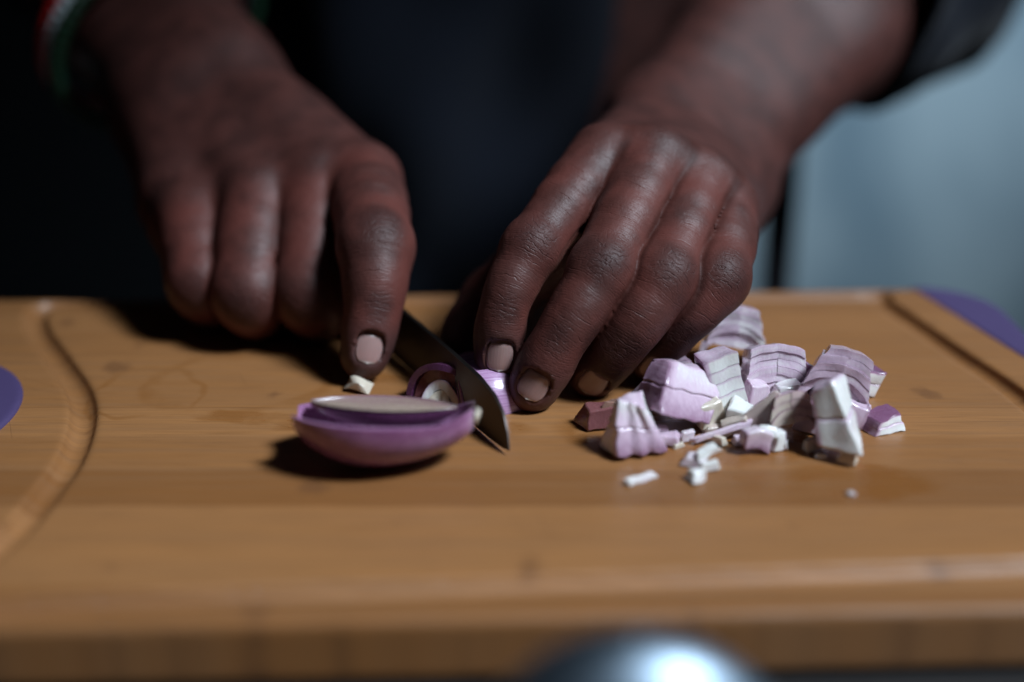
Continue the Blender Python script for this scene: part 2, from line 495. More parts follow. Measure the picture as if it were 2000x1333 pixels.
# ------------------------------------------------------------------ cutting board
def seg_dist2(x, y, pts):
    d = None
    for (ax, ay), (bx, by) in zip(pts[:-1], pts[1:]):
        ex, ey = bx - ax, by - ay
        t = np.clip(((x - ax) * ex + (y - ay) * ey) / (ex * ex + ey * ey + 1e-12), 0, 1)
        q = (x - ax - t * ex) ** 2 + (y - ay - t * ey) ** 2
        d = q if d is None else np.minimum(d, q)
    return np.sqrt(d)

def catmull(pts, n=8):
    pts = [np.asarray(p, float) for p in pts]
    out = []
    for i in range(len(pts) - 1):
        p0 = pts[max(i - 1, 0)]; p1 = pts[i]; p2 = pts[i + 1]; p3 = pts[min(i + 2, len(pts) - 1)]
        for k in range(n):
            t = k / n
            out.append(0.5 * ((2 * p1) + (-p0 + p2) * t + (2 * p0 - 5 * p1 + 4 * p2 - p3) * t * t + (-p0 + 3 * p1 - 3 * p2 + p3) * t ** 3))
    out.append(pts[-1])
    return out

def build_board():
    root = empty('cutting_board', (0, -0.06, CT))
    tag(root, 'bamboo cutting board with juice groove and purple grips', 'cutting board')
    g2 = lambda px, py: tuple(B(px, py)[:2])
    left = catmull([g2(330, 590), g2(140, 592), g2(78, 602), g2(72, 640), g2(112, 700), g2(152, 760), g2(162, 815), g2(140, 890),
                    g2(92, 960), g2(30, 1035), g2(-60, 1110), g2(-130, 1160), g2(-60, 1195)], 8)
    front = catmull([g2(-60, 1195), g2(300, 1170), g2(1000, 1142), g2(2000, 1106), (0.150, -0.148), (0.164, -0.138), (0.170, -0.11),
                     g2(2000, 780), g2(1850, 676), g2(1722, 588), g2(1690, 577), g2(1600, 578), g2(330, 590)], 8)
    path = [tuple(p) for p in left] + [tuple(p) for p in front[1:]]
    lo = np.array([-0.255, -0.200, -0.0215]); hi = np.array([0.195, 0.062, 0.004])
    h = 0.001
    G = Grid(lo, hi, h)
    x, y, z = G.coords((slice(0, G.n[0]), slice(0, G.n[1]), slice(0, G.n[2])))
    def outline(x, y, grow=0.0):
        # board, turned a little: local axes
        th = math.radians(2.0); cx, cy = -0.030, -0.0640
        u = (x - cx) * math.cos(th) + (y - cy) * math.sin(th)
        v = -(x - cx) * math.sin(th) + (y - cy) * math.cos(th)
        r = 0.028
        qx = np.abs(u) - (0.2145 - r); qy = np.abs(v) - (0.1125 - r)
        return np.sqrt(np.maximum(qx, 0) ** 2 + np.maximum(qy, 0) ** 2) + np.minimum(np.maximum(qx, qy), 0) - r - grow
    d2 = outline(x, y)
    hc = (-0.1905, -0.062)
    hole = np.sqrt(((x - hc[0]) / 0.8) ** 2 + (y - hc[1]) ** 2) - 0.034
    d2h = np.maximum(d2, -hole)
    rb = 0.0025
    def slab(d2, z0, z1, rb):
        zz = np.maximum(z - (z1 - rb), (z0 + rb) - z)
        dd = d2 + rb
        return np.sqrt(np.maximum(dd, 0) ** 2 + np.maximum(zz, 0) ** 2) + np.minimum(np.maximum(dd, zz), 0) - rb
    f = slab(d2h, CT + 0.0008, 0.0, rb)
    gd = seg_dist2(x[:, :, 0], y[:, :, 0], path)[:, :, None]
    tube = np.sqrt(gd ** 2 + (z - 0.0004) ** 2) - 0.0042
    f = smax(f, -tube, 0.0010)
    v, F = surface_nets(f.astype(np.float32), G.lo, G.h)
    v = relax(v, F, 2)
    me = mesh_np('board_body', v, F)
    link('board_body', me, root, M['bamboo']).matrix_parent_inverse = Matrix.Translation((0, 0.06, -CT))
    # purple ring round the handle hole
    def sdf_part(name, fn, blo, bhi, hh=0.001):
        g = Grid(blo, bhi, hh)
        X = g.coords((slice(0, g.n[0]), slice(0, g.n[1]), slice(0, g.n[2])))
        v, F = surface_nets(fn(*X).astype(np.float32) + np.zeros(tuple(g.n), np.float32), g.lo, g.h)
        v = relax(v, F, 2)
        o = link(name, mesh_np(name, v, F), root, M['purple'])
        o.matrix_parent_inverse = Matrix.Translation((0, 0.06, -CT))
    def ring(x, y, z):
        r = np.sqrt(((x - hc[0]) / 0.8) ** 2 + (y - hc[1]) ** 2)
        d = np.abs(r - 0.0375) - 0.0060
        zz = np.abs(z + 0.0095) - 0.0095
        return np.sqrt(np.maximum(d, 0) ** 2 + np.maximum(zz, 0) ** 2) + np.minimum(np.maximum(d, zz), 0) - 0.0012
    sdf_part('handle_ring', ring, (-0.240, -0.118, -0.0225), (-0.136, -0.006, 0.0035))
    p0 = B(1782, 566); p1 = B(2000, 702)
    dirv = nz([p1[0] - p0[0], p1[1] - p0[1]]); nrm = np.array([-dirv[1], dirv[0]])
    if nrm @ np.array([1, 0]) < 0: nrm = -nrm
    def corner(x, y, z):
        d = outline(x, y, 0.0012)
        half = -((x - p0[0]) * nrm[0] + (y - p0[1]) * nrm[1])
        # grip strip is curved: it eases back to the edge further along
        half = half + 6.0 * np.maximum(-(y + 0.035), 0) ** 2
        d = np.maximum(d, half)
        zz = np.abs(z + 0.0092) - 0.0098
        return np.sqrt(np.maximum(d + 0.002, 0) ** 2 + np.maximum(zz + 0.002, 0) ** 2) + np.minimum(np.maximum(d, zz) + 0.002, 0) - 0.002
    sdf_part('corner_grip', corner, (0.13, -0.18, -0.0225), (0.195, 0.068, 0.0035))
    return root
build_board()

# ------------------------------------------------------------------ person
def make_arm(spec, h=0.0008):
    """hand with five fingers, wrist and forearm as one surface"""
    fingers = spec['fingers']
    allp = np.array([p for f in fingers for p in f['j']] + [spec['wrist']] + spec['arm'])
    lo = allp.min(0) - 0.03; hi = allp.max(0) + 0.03
    lo = np.maximum(lo, [-1, -1, -0.004])
    hi = np.minimum(hi, spec['clip_hi'])
    lo = np.maximum(lo, spec['clip_lo'])
    G = Grid(lo, hi, h)
    W = np.asarray(spec['wrist']); lat = nz(spec['lat'])
    PG = G
    # palm: metacarpals, web, heel
    four = fingers[:4]
    for i, f in enumerate(four):
        m = np.asarray(f['j'][0]); off = (i - 1.5) / 1.5
        w0 = W + lat * off * 0.016
        PG.cone(w0, m, 0.0160, f['r'][0], 0.010)
    for a, b in zip(four[:-1], four[1:]):
        pa = np.asarray(a['j'][0]) * (1 - a.get('web', .36)) + np.asarray(a['j'][1]) * a.get('web', .36)
        pb = np.asarray(b['j'][0]) * (1 - b.get('web', .36)) + np.asarray(b['j'][1]) * b.get('web', .36)
        pal = nz(spec['palm'])
        PG.cone(pa + pal * 0.004, pb + pal * 0.004, 0.0052, 0.0052, 0.006)
        PG.cone(np.asarray(a['j'][0]) + pal * 0.004, np.asarray(b['j'][0]) + pal * 0.004, 0.0085, 0.0085, 0.006)
    for c in spec.get('extra', []):
        PG.cone(*c)
    for f in four:     # proximal stubs fuse the fingers into the back of the hand
        a, b = np.asarray(f['j'][0]), np.asarray(f['j'][1]); w = f.get('web', .36)
        PG.cone(a, a + (b - a) * w, f['r'][0], f['r'][0] + (f['r'][1] - f['r'][0]) * w, 0.006)
    # forearm from two parallel cones
    arm = [W] + [np.asarray(p) for p in spec['arm']]
    ra = spec['arm_r']
    for i in range(len(arm) - 1):
        for sgn in (-1, 1):
            PG.cone(arm[i] + lat * sgn * ra[i][0], arm[i + 1] + lat * sgn * ra[i + 1][0], ra[i][1], ra[i + 1][1], 0.018)
    # ulna head
    PG.ball(W + lat * spec.get('ulna', 0.022) + nz(spec['dors']) * 0.010 + (arm[1] - W) * 0.12, 0.009, 0.012)
    base = PG.f.copy()
    nails = []
    info = []
    for fi, f in enumerate(fingers):
        J = [np.asarray(p, float) for p in f['j']]; R = f['r']
        gsub, sl = G.sub(np.min(J, 0) - 0.022, np.max(J, 0) + 0.022)
        mid = 0.5 * (J[0] + J[-1])
        dor = nz(f['dors']) if 'dors' in f else nz(J[1] - mid)
        segd = []
        for k in range(len(J) - 1):
            ax = nz(J[k + 1] - J[k]); dd = nz(dor - ax * (dor @ ax)); segd.append((ax, dd))
        n = len(J) - 1
        sub = 5
        cj = catmull([np.append(p, r) for p, r in zip(J, R)], sub)
        # ease the corners so that the joints turn in a curve
        cj = np.array(cj); sm = cj.copy()
        for it in range(3): sm[1:-1] = 0.5 * sm[1:-1] + 0.25 * (sm[:-2] + sm[2:])
        sg = f.get('seg', (0.0012, 0.0004, 0.0003))
        for k in range(len(sm) - 1):
            def rr(q): 
                kk = min(q // sub, n - 1); return sm[q, 3] + sg[min(kk, 2)] * math.sin(math.pi * (q / sub - kk))
            gsub.cone(sm[k, :3], sm[k + 1, :3], rr(k), rr(k + 1), 0.0025)
        for k in range(1, n):          # joint bulges
            ax, dd = segd[k]; dd = nz(dd + segd[k - 1][1])
            if k == n - 2 or n == 2:
                gsub.ball(J[k] + dd * 0.0007, R[k] * 0.95, 0.006)
                side = nz(np.cross(ax, dd))
                for sg in (-1, 1): gsub.ball(J[k] + side * sg * R[k] * 0.12, R[k] * 0.86, 0.006)
            else:
                pass
        # palmar pads
        for k in range(n):
            ax, dd = segd[k]
            q = J[k] * 0.5 + J[k + 1] * 0.5 - dd * 0.0022
            gsub.ball(q, min(R[k], R[k + 1]) * 0.90, 0.005)
        ax, dd = segd[-1]; side = nz(np.cross(ax, dd)); T = J[-1]; rt = R[-1]
        gsub.ball(T + ax * 0.0020 - dd * 0.0018, rt * 0.90, 0.004)
        if f.get('nail', True):
            nl = f.get('nl', 0.0104); nw = f.get('nw', rt * 0.63); sh = f.get('nshift', -0.0022)
            # flatten under the nail, then raise the folds around it
            lo_, hi_ = T - 0.016, T + 0.016
            sl2 = gsub.block(lo_, hi_); x, y, z = gsub.coords(sl2)
            lx = (x - T[0]) * ax[0] + (y - T[1]) * ax[1] + (z - T[2]) * ax[2]
            ly = (x - T[0]) * side[0] + (y - T[1]) * side[1] + (z - T[2]) * side[2]
            lz = (x - T[0]) * dd[0] + (y - T[1]) * dd[1] + (z - T[2]) * dd[2]
            v0 = sh - nl * 0.5
            e = (np.abs((lx - sh) / (nl * 0.5 + 0.0004)) ** 2.7 + np.abs(ly / (nw + 0.0004)) ** 2.7) ** (1 / 2.7)
            surf = rt * 0.955 - 0.45 * ly * ly / rt - 0.30 * np.maximum(lx, 0) ** 2 / rt - 0.0001 - np.minimum(lx, 0) * 0.05
            cutv = np.maximum((e - 1) * 0.004, surf - lz)
            gsub.f[sl2] = smax(gsub.f[sl2], -cutv.astype(np.float32), 0.0006)
            # nail plate
            nu, nv_ = 15, 19
            V = []; UV = []
            for iv in range(nv_):
                tv = iv / (nv_ - 1)
                X_ = v0 + nl * tv
                q = abs(2 * tv - 1)
                prox = (1 - q ** 2.5) ** (1 / 2.5) if tv < 0.5 else (1 - q ** 3.0) ** (1 / 2.6)
                wv = max(nw * prox, 1e-5)
                for iu in range(nu):
                    s_ = iu / (nu - 1) * 2 - 1
                    Y_ = wv * s_
                    Z_ = rt * 0.955 - 0.45 * Y_ * Y_ / rt - 0.30 * max(X_, 0) ** 2 / rt + 0.0002 - min(X_, 0) * 0.05 - 0.0009 * max(0, .14 - tv) / .14
                    V.append(T + ax * X_ + side * Y_ + dd * (Z_)); UV.append((s_, tv, 0))
            Fq = [(a * nu + b, a * nu + b + 1, (a + 1) * nu + b + 1, (a + 1) * nu + b) for a in range(nv_ - 1) for b in range(nu - 1)]
            nails.append((np.array(V), Fq, np.array(UV)))
        b0 = base[sl]
        comb = smin(b0, gsub.f, f.get('kp', 0.0015))
        kk_ = 0.0009 * np.clip((b0 - np.minimum(comb, G.f[sl])) / 0.003, 0, 1) + 1e-6
        hh_ = np.maximum(kk_ - np.abs(G.f[sl] - comb), 0) / kk_
        G.f[sl] = np.minimum(G.f[sl], comb) - hh_ * hh_ * kk_ * 0.25
        info.append((J, R, segd, f))
    carve = []
    for (Ja, Ra, da, fa), (Jb, Rb, db, fb) in zip(info[:3], info[1:4]):   # the clefts between neighbouring fingers
        pts = []
        for wv in (.40, .62, .84, 1.02):
            qa = Ja[0] + (Ja[1] - Ja[0]) * wv; qb = Jb[0] + (Jb[1] - Jb[0]) * wv
            ra_ = Ra[0] + (Ra[1] - Ra[0]) * min(wv, 1) + .0008; rb_ = Rb[0] + (Rb[1] - Rb[0]) * min(wv, 1) + .0008
            D = np.linalg.norm(qb - qa); e_ = (qb - qa) / D
            t_ = min(max((D * D + ra_ * ra_ - rb_ * rb_) / (2 * D), 0), D)
            dd_ = nz(da[0][1] + db[0][1]); dd_ = nz(dd_ - e_ * (dd_ @ e_))
            pts.append(qa + e_ * t_ + dd_ * math.sqrt(max(ra_ * ra_ - t_ * t_, 0)))
        for a_, b_ in zip(pts[:-1], pts[1:]): carve.append((a_, b_, .0015, .0012))
    for c in carve:
        a, b, r, k = c
        g2 = Grid.__new__(Grid); g2.h = G.h; g2.lo = G.lo; g2.n = G.n
        m = r + 0.01
        sl = G.block(np.minimum(a, b) - m, np.maximum(a, b) + m)
        x, y, z = G.coords(sl); ab = np.asarray(b) - a; t = np.clip(((x - a[0]) * ab[0] + (y - a[1]) * ab[1] + (z - a[2]) * ab[2]) / (ab @ ab), 0, 1)
        d = np.sqrt((x - a[0] - t * ab[0]) ** 2 + (y - a[1] - t * ab[1]) ** 2 + (z - a[2] - t * ab[2]) ** 2) - r
        G.f[sl] = smax(G.f[sl], -d.astype(np.float32), k)
    v, F = surface_nets(G.f, G.lo, G.h)
    v = relax(v, F, 3)
    # vertex data for the skin material
    N = len(v)
    best = np.full(N, 1e9); fco = np.zeros((N, 3)); fin = np.zeros(N); kn = np.zeros(N); ks = np.zeros(N); kco = np.zeros((N, 3)); tip = np.zeros(N); palm = np.zeros(N)
    pal = nz(spec['palm'])
    e1 = v[F[:, 1]] - v[F[:, 0]]; e2 = v[F[:, 3]] - v[F[:, 0]]
    fn = np.cross(e1, e2); vn = np.zeros_like(v)
    for c in range(4):
        for ax_ in range(3): vn[:, ax_] += np.bincount(F[:, c], fn[:, ax_], N)
    vn /= np.linalg.norm(vn, axis=1)[:, None] + 1e-12
    palm = np.clip((vn @ pal - 0.35) / 0.5, 0, 1)
    d1 = np.full(N, 1.0); d2 = np.full(N, 1.0)
    for fi, (J, R, segd, f) in enumerate(info):
        s0 = 0.0
        dmin = np.full(N, 1.0)
        n = len(J) - 1
        for k in range(n):
            ax, dd = segd[k]; side = np.cross(ax, dd); L = np.linalg.norm(J[k + 1] - J[k])
            q = v - J[k]; t = q @ ax; tc = np.clip(t, 0, L)
            d = np.linalg.norm(q - tc[:, None] * ax, axis=1) - (R[k] + (R[k + 1] - R[k]) * tc / L)
            dmin = np.minimum(dmin, d)
            up = d < best - 1e-9
            up &= d < 0.012
            ly = q @ side; lz = q @ dd
            best[up] = d[up]
            fco[up, 0] = (s0 + t[up]) * 1000; fco[up, 1] = np.arctan2(ly[up], lz[up]) * 8.0; fco[up, 2] = fi * 37.0
            fade = np.clip((t + 0.004) / 0.012, 0, 1) if k == 0 else np.ones(N)
            fin[up] = np.clip(fade[up], 0, 1)
            pp = np.clip((-(vn @ dd)) * 1.4 - 0.45, 0, 1)
            palm[up] = pp[up]
            tip[up] = np.clip((t[up] - 0.1 * L) / (0.5 * L), 0, 1) if k == n - 1 else 0
            s0 += L
        nd1 = np.minimum(d1, dmin); d2 = np.minimum(np.maximum(d1, dmin), d2); d1 = nd1
        for k, rad in ((1, 0.0085), (2, 0.0055)) if n >= 3 else ((1, 0.0075),):
            ax = nz(segd[k][0] + segd[k - 1][0]); dd = nz(segd[k][1] + segd[k - 1][1]); side = np.cross(ax, dd)
            K0 = J[k] + dd * R[k]
            q = v - K0
            lx = q @ ax; ly = q @ side
            w = np.clip(1.35 - np.sqrt((lx / rad) ** 2 + (ly / (rad * 0.95)) ** 2 + ((q @ dd) / (rad * 1.2)) ** 2), 0, 1)
            w = w * w * (3 - 2 * w) * (1.0 if k == 1 else 0.8)
            up = w > kn
            kn[up] = w[up]
            ks[up] = lx[up] * 1000; kco[up, 0] = lx[up] * 1000 + fi * 31 + k * 13; kco[up, 1] = ly[up] * 1000; kco[up, 2] = 0
    cr = np.clip((d2 - d1 - 0.0006) / 0.0024, 0, 1); cr = cr * cr * (3 - 2 * cr)
    fin *= cr; kn *= cr; palm *= 0.3 + 0.7 * cr
    cleft = (1 - cr) * np.clip((0.004 - d1) / 0.002, 0, 1)
    return v, F, dict(cleft=cleft, finger_co=fco, finger=fin, knuckle=kn, knuckle_s=ks, knuckle_co=kco, tip=tip, palmar=palm), nails

def fj(lst): return [P(*q) for q in lst]

# hand that steadies the shallot (photo right)
Wr = P(1338, 300, 0.556)
hold = dict(
    fingers=[
        dict(j=fj([(1180, 312, .473), (1038, 484, .449), (983, 602, .4450), (973, 697, .4495)]), r=[.0108, .0076, .0069, .0067], dors=-FWD + .2 * UPV + .10 * RGT),
        dict(j=fj([(1277, 318, .472), (1177, 526, .443), (1092, 664, .4400), (1043, 753, .4450)]), r=[.0114, .0088, .0077, .0074], dors=-FWD + .2 * UPV + .05 * RGT),
        dict(j=fj([(1364, 360, .476), (1297, 542, .445), (1218, 660, .445), (1158, 733, .4560)]), r=[.0112, .0090, .0082, .0070]),
        dict(j=fj([(1413, 410, .479), (1402, 545, .450), (1325, 632, .452), (1270, 700, .4630)]), r=[.0108, .0084, .0076, .0066]),
        dict(j=fj([(1120, 440, .520), (968, 588, .488), (908, 662, .477)]), r=[.0125, .0100, .0082], dors=-RGT * 0.8 + UPV * 0.3 - FWD * 0.2, kp=0.012, nail=False),
    ],
    wrist=Wr, lat=P(1432, 400, .55) - P(1245, 215, .55), palm=FWD * 0.3 - UPV * 0.9, dors=UPV,
    arm=[P(1565, 30, .640), P(1830, -250, .745)], arm_r=[(.0125, .0205), (.0150, .0285), (.012, .042)],
    extra=[(Wr - UPV * .012, P(1120, 440, .520), .020, .0125, .012),
           (Wr - UPV * .015 + RGT * .015, P(1400, 470, .505), .018, .012, .012)],
    clip_lo=(-1, -1, -.004), clip_hi=(.26, .24, .27))
# hand that holds the knife (photo left)
Wl = P(385, 190, 0.568)
knife_hand = dict(
    fingers=[
        dict(j=fj([(712, 352, .508), (734, 480, .470), (729, 606, .4640), (713, 692, .4635)]), r=[.0122, .0110, .0086, .0070], web=.22),
        dict(j=fj([(624, 362, .508), (608, 572, .486), (632, 603, .506), (650, 560, .525)]), r=[.0126, .0114, .0096, .0080], nail=False),
        dict(j=fj([(508, 392, .508), (488, 573, .488), (512, 604, .508), (534, 570, .527)]), r=[.0128, .0114, .0096, .0080], nail=False),
        dict(j=fj([(382, 428, .514), (394, 552, .496), (424, 588, .512), (448, 560, .527)]), r=[.0128, .0104, .0090, .0074], nail=False),
        dict(j=fj([(560, 380, .555), (660, 470, .530), (715, 545, .512)]), r=[.0130, .0100, .0085], dors=FWD, kp=0.012, nail=False),
    ],
    wrist=Wl, lat=P(300, 262, .57) - P(500, 110, .57), palm=FWD * 0.5 - UPV * 0.8, dors=UPV - FWD * .3,
    arm=[P(275, 5, .615), P(60, -310, .70)], arm_r=[(.0120, .0210), (.0135, .0240), (.012, .040)],
    extra=[(Wl - UPV * .008, P(430, 440, .535), .021, .017, .012), (Wl - UPV * .006, P(560, 380, .555), .020, .014, .012),
           (P(430, 440, .535), P(600, 450, .535), .016, .014, .012),
           (P(360, 330, .548), P(560, 300, .540), .017, .016, .014), (P(345, 400, .530), P(372, 470, .520), .013, .011, .012)],
    clip_lo=(-.26, -1, -.004), clip_hi=(1, .24, .26))

person = empty('person', (0.0, 0.28, -0.92))
tag(person, 'person in a dark shirt with pushed-up sleeves slicing a shallot', 'person')
INV = Matrix.Translation((0.0, -0.28, 0.92))
def as_part(o, par=None):
    o.matrix_parent_inverse = INV if par is None else Matrix()
    return o

def torso_body():
    """upper arms, shoulders and trunk that carry the two forearms, under the shirt"""
    lo = np.array([-0.36, 0.10, -0.30]); hi = np.array([0.40, 0.52, 0.52])
    G = Grid(lo, hi, 0.006)
    c0 = np.array([-0.03, 0.36, -0.30]); c1 = np.array([-0.03, 0.38, 0.42])
    for s in (-0.075, 0.075):
        G.cone(c0 + [s, 0, 0], c1 + [s, 0, 0], 0.085, 0.085, 0.05)
    for arm, sh in ((hold['arm'][-1], np.array([0.17, 0.38, 0.42])), (knife_hand['arm'][-1], np.array([-0.22, 0.38, 0.42]))):
        G.cone(arm, sh, 0.040, 0.050, 0.03)
        G.cone(sh, [sh[0] * 0.3 - 0.03, 0.38, 0.44], 0.055, 0.07, 0.04)
    return surface_nets(G.f, G.lo, G.h)

def build_person():
    vs, Fs, at = [], [], {}
    nails = []
    off = 0
    for spec in (hold, knife_hand):
        v, F, a, nl = make_arm(spec)
        vs.append(v); Fs.append(F + off); off += len(v); nails += nl
        for k, q in a.items(): at.setdefault(k, []).append(q)
    v, F = torso_body()
    vs.append(v); Fs.append(F + off)
    for k in at:
        at[k].append(np.zeros((len(v),) + at[k][0].shape[1:]))
    me = mesh_np('body', np.concatenate(vs), np.concatenate(Fs))
    for k in at: attr(me, k, np.concatenate(at[k]))
    body = as_part(link('body', me, person, M['skin']))
    for V, Fq, UV in nails:
        nm = mesh_np('nail', V, Fq)
        attr(nm, 'nail_co', UV)
        o = as_part(link('nail', nm, body, M['nail']), body)
        md = o.modifiers.new('thick', 'SOLIDIFY'); md.thickness = 0.0004; md.offset = -1
    # shirt trunk
    nu, nv = 96, 60
    V = []
    for j in range(nv):
        t = j / (nv - 1); z = -0.30 + 0.78 * t
        for i in range(nu):
            a = 2 * math.pi * i / nu
            ca, sa = math.cos(a), math.sin(a)
            rx, ry = 0.160, 0.118
            fold = 0.006 * math.sin(7 * a + 9 * z + 2 * math.sin(11 * z)) + 0.005 * math.sin(26 * z + 3 * math.sin(2 * a)) + 0.003 * math.sin(15 * a - 30 * z)
            V.append((-0.045 + (rx + fold) * ca, 0.375 + (ry + fold) * sa + 0.02 * math.sin(3 * z), z))
    Fq = [(j * nu + i, j * nu + (i + 1) % nu, (j + 1) * nu + (i + 1) % nu, (j + 1) * nu + i) for j in range(nv - 1) for i in range(nu)]
    sh = as_part(link('shirt', mesh_np('shirt', V, Fq), person, M['cloth']))
    # sleeves, hanging open below the forearm
    def sleeve(p0, p1, p2, rr, slant, droop):
        pts = catmull([p0, p1, p2], 14); V = []; nu = 56
        n = len(pts)
        for j in range(n):
            ax = nz(pts[min(j + 1, n - 1)] - pts[max(j - 1, 0)])
            eR = nz(droop - ax * (droop @ ax)); eB = np.cross(ax, eR)
            t = j / (n - 1)
            for i in range(nu):
                a = 2 * math.pi * i / nu
                r = rr[0] + (rr[1] - rr[0]) * t + 0.0022 * math.sin(5 * a + 20 * t) + 0.002 * math.sin(3 * a - 34 * t) + 0.004 * math.exp(-(t / .05) ** 2)
                sl = slant * (1 - math.cos(a)) * 0.5 * (1 - t)
                V.append(pts[j] + ax * sl + eR * math.cos(a) * r * 1.08 + eB * math.sin(a) * r)
        Fq = [(j * nu + i, j * nu + (i + 1) % nu, (j + 1) * nu + (i + 1) % nu, (j + 1) * nu + i) for j in range(n - 1) for i in range(nu)]
        o = as_part(link('sleeve', mesh_np('sleeve', V, Fq), sh, M['cloth']), sh)
        md = o.modifiers.new('thick', 'SOLIDIFY'); md.thickness = 0.0025; md.offset = 1
    a0, a1 = [np.asarray(q) for q in hold['arm']]
    sleeve(a0 + (a1 - a0) * 0.10, a0 + (a1 - a0) * 0.9, np.array([0.17, 0.38, 0.42]), (0.0475, 0.070), 0.06, RGT * .73 - UPV * .68)
    a0, a1 = [np.asarray(q) for q in knife_hand['arm']]
    sleeve(a0 + (a1 - a0) * 0.75, a1 + (a1 - a0) * 0.1, np.array([-0.22, 0.38, 0.42]), (0.050, 0.066), 0.02, -RGT * .7 - UPV * .7)
    return body
build_person()

# bracelet of three bead strands on the knife arm
def build_bracelet():
    c = P(300, 52, .606)
    ax = nz(P(275, 5, .615) - P(60, -310, .70))
    root = empty('bead_bracelet', c)
    tag(root, 'red, pale and green bead bracelet on the knife arm', 'bracelet')
    lat = nz(knife_hand['lat']); lat = nz(lat - ax * (lat @ ax)); oth = np.cross(ax, lat)
    bm = bmesh.new(); bmesh.ops.create_uvsphere(bm, u_segments=8, v_segments=6, radius=1.0)
    ball = {}
    for nm in ('red', 'pale', 'green'):
        me = bpy.data.meshes.new('bead'); bm.to_mesh(me); me.polygons.foreach_set('use_smooth', [True] * len(me.polygons)); me.materials.append(M[nm]); ball[nm] = me
    bm.free()
    for k, (nm, off, rb) in enumerate((('red', -0.0085, .0036), ('pale', -0.0015, .0030), ('green', 0.0060, .0036))):
        strand = empty('bead_strand', (0, 0, 0)); strand.parent = root
        n = 64
        for i in range(n):
            a = 2 * math.pi * i / n
            p = ax * (off + 0.004 * math.sin(a + 1.0)) + lat * math.cos(a) * 0.0480 + oth * math.sin(a) * 0.0370
            o = link('bead', ball[nm], strand); o.location = p; o.scale = (rb, rb, rb)
build_bracelet()

# ------------------------------------------------------------------ knife
def build_knife():
    Tp = B(1016, 876, 0.0015); H = B(770, 694, 0.0006); 
    Cn = B(952, 851, 0.0006)
    u = nz(H - Cn); up = nz(np.array([0, 0, 1]) * 1.0 + np.array([0.16, 0.06, 0]))
    up = nz(up - u * (up @ u)); nrm = np.cross(u, up)
    root = empty('kitchen_knife', tuple(Cn))
    tag(root, 'small kitchen knife with dark blade slicing the shallot', 'knife')
    L = np.linalg.norm(H - Cn)
    t0 = (Tp - Cn) @ u; 
    spine = [(t0, 0.0014), (t0 + .002, 0.0056), (t0 + .006, .0102), (t0 + .013, .0134), (t0 + .025, .0152), (t0 + .045, .0162), (L, .0172), (L + .012, .0176)]
    edge = [(t0, 0.0009), (t0 + .004, 0.0001), (t0 + .010, -.0003), (t0 + .018, -.0004), (t0 + .03, -.0004), (t0 + .05, -.0004), (L, -.0004), (L + .012, -.0003)]
    def curve(c, s):
        xs = [q[0] for q in c]; ys = [q[1] for q in c]
        return float(np.interp(s, xs, ys))
    S = np.linspace(t0, L + .012, 48)
    V = []; rows = 7
    th = 0.0009
    for s in S:
        e = curve(edge, s); p = max(curve(spine, s), e + 0.0002)
        for side in (1, -1):
            for r in range(rows):
                q = r / (rows - 1)
                w = th * min(1.0, q * 1.15 + 0.03) * min(1, 0.25 + (s - t0) / 0.03)
                V.append(u * s + up * (e + (p - e) * q) + nrm * w * side)
    Fq = []
    m = 2 * rows
    for i in range(len(S) - 1):
        for r in range(rows - 1):
            a = i * m + r; Fq.append((a, a + 1, a + 1 + m, a + m))
            b = i * m + rows + r; Fq.append((b, b + m, b + 1 + m, b + 1))
        Fq.append((i * m + rows - 1, i * m + m - 1, (i + 1) * m + m - 1, (i + 1) * m + rows - 1))
        Fq.append((i * m, (i + 1) * m, (i + 1) * m + rows, i * m + rows))
    bl = link('blade', mesh_np('blade', V, Fq, True, 35), root, M['steel'])
    # handle
    V = []; nu = 20; secs = np.linspace(L + .010, L + .118, 22)
    for k, s in enumerate(secs):
        t = k / 21
        hz = .0098 + .0022 * math.sin(t * 3.1) ; hw = .0074 + .0012 * math.sin(t * 6.2)
        if k in (0, 21): hz *= .7; hw *= .7
        for i in range(nu):
            a = 2 * math.pi * i / nu
            V.append(u * s + up * (.0095 + hz * math.sin(a)) + nrm * hw * math.cos(a))
    Fq = [(k * nu + i, k * nu + (i + 1) % nu, (k + 1) * nu + (i + 1) % nu, (k + 1) * nu + i) for k in range(21) for i in range(nu)]
    Fq += [tuple(range(nu))[::-1], tuple(21 * nu + i for i in range(nu))]
    link('handle', mesh_np('handle', V, Fq, True, 50), root, M['handle'])
    return Cn, u, up, nrm
KN = build_knife()

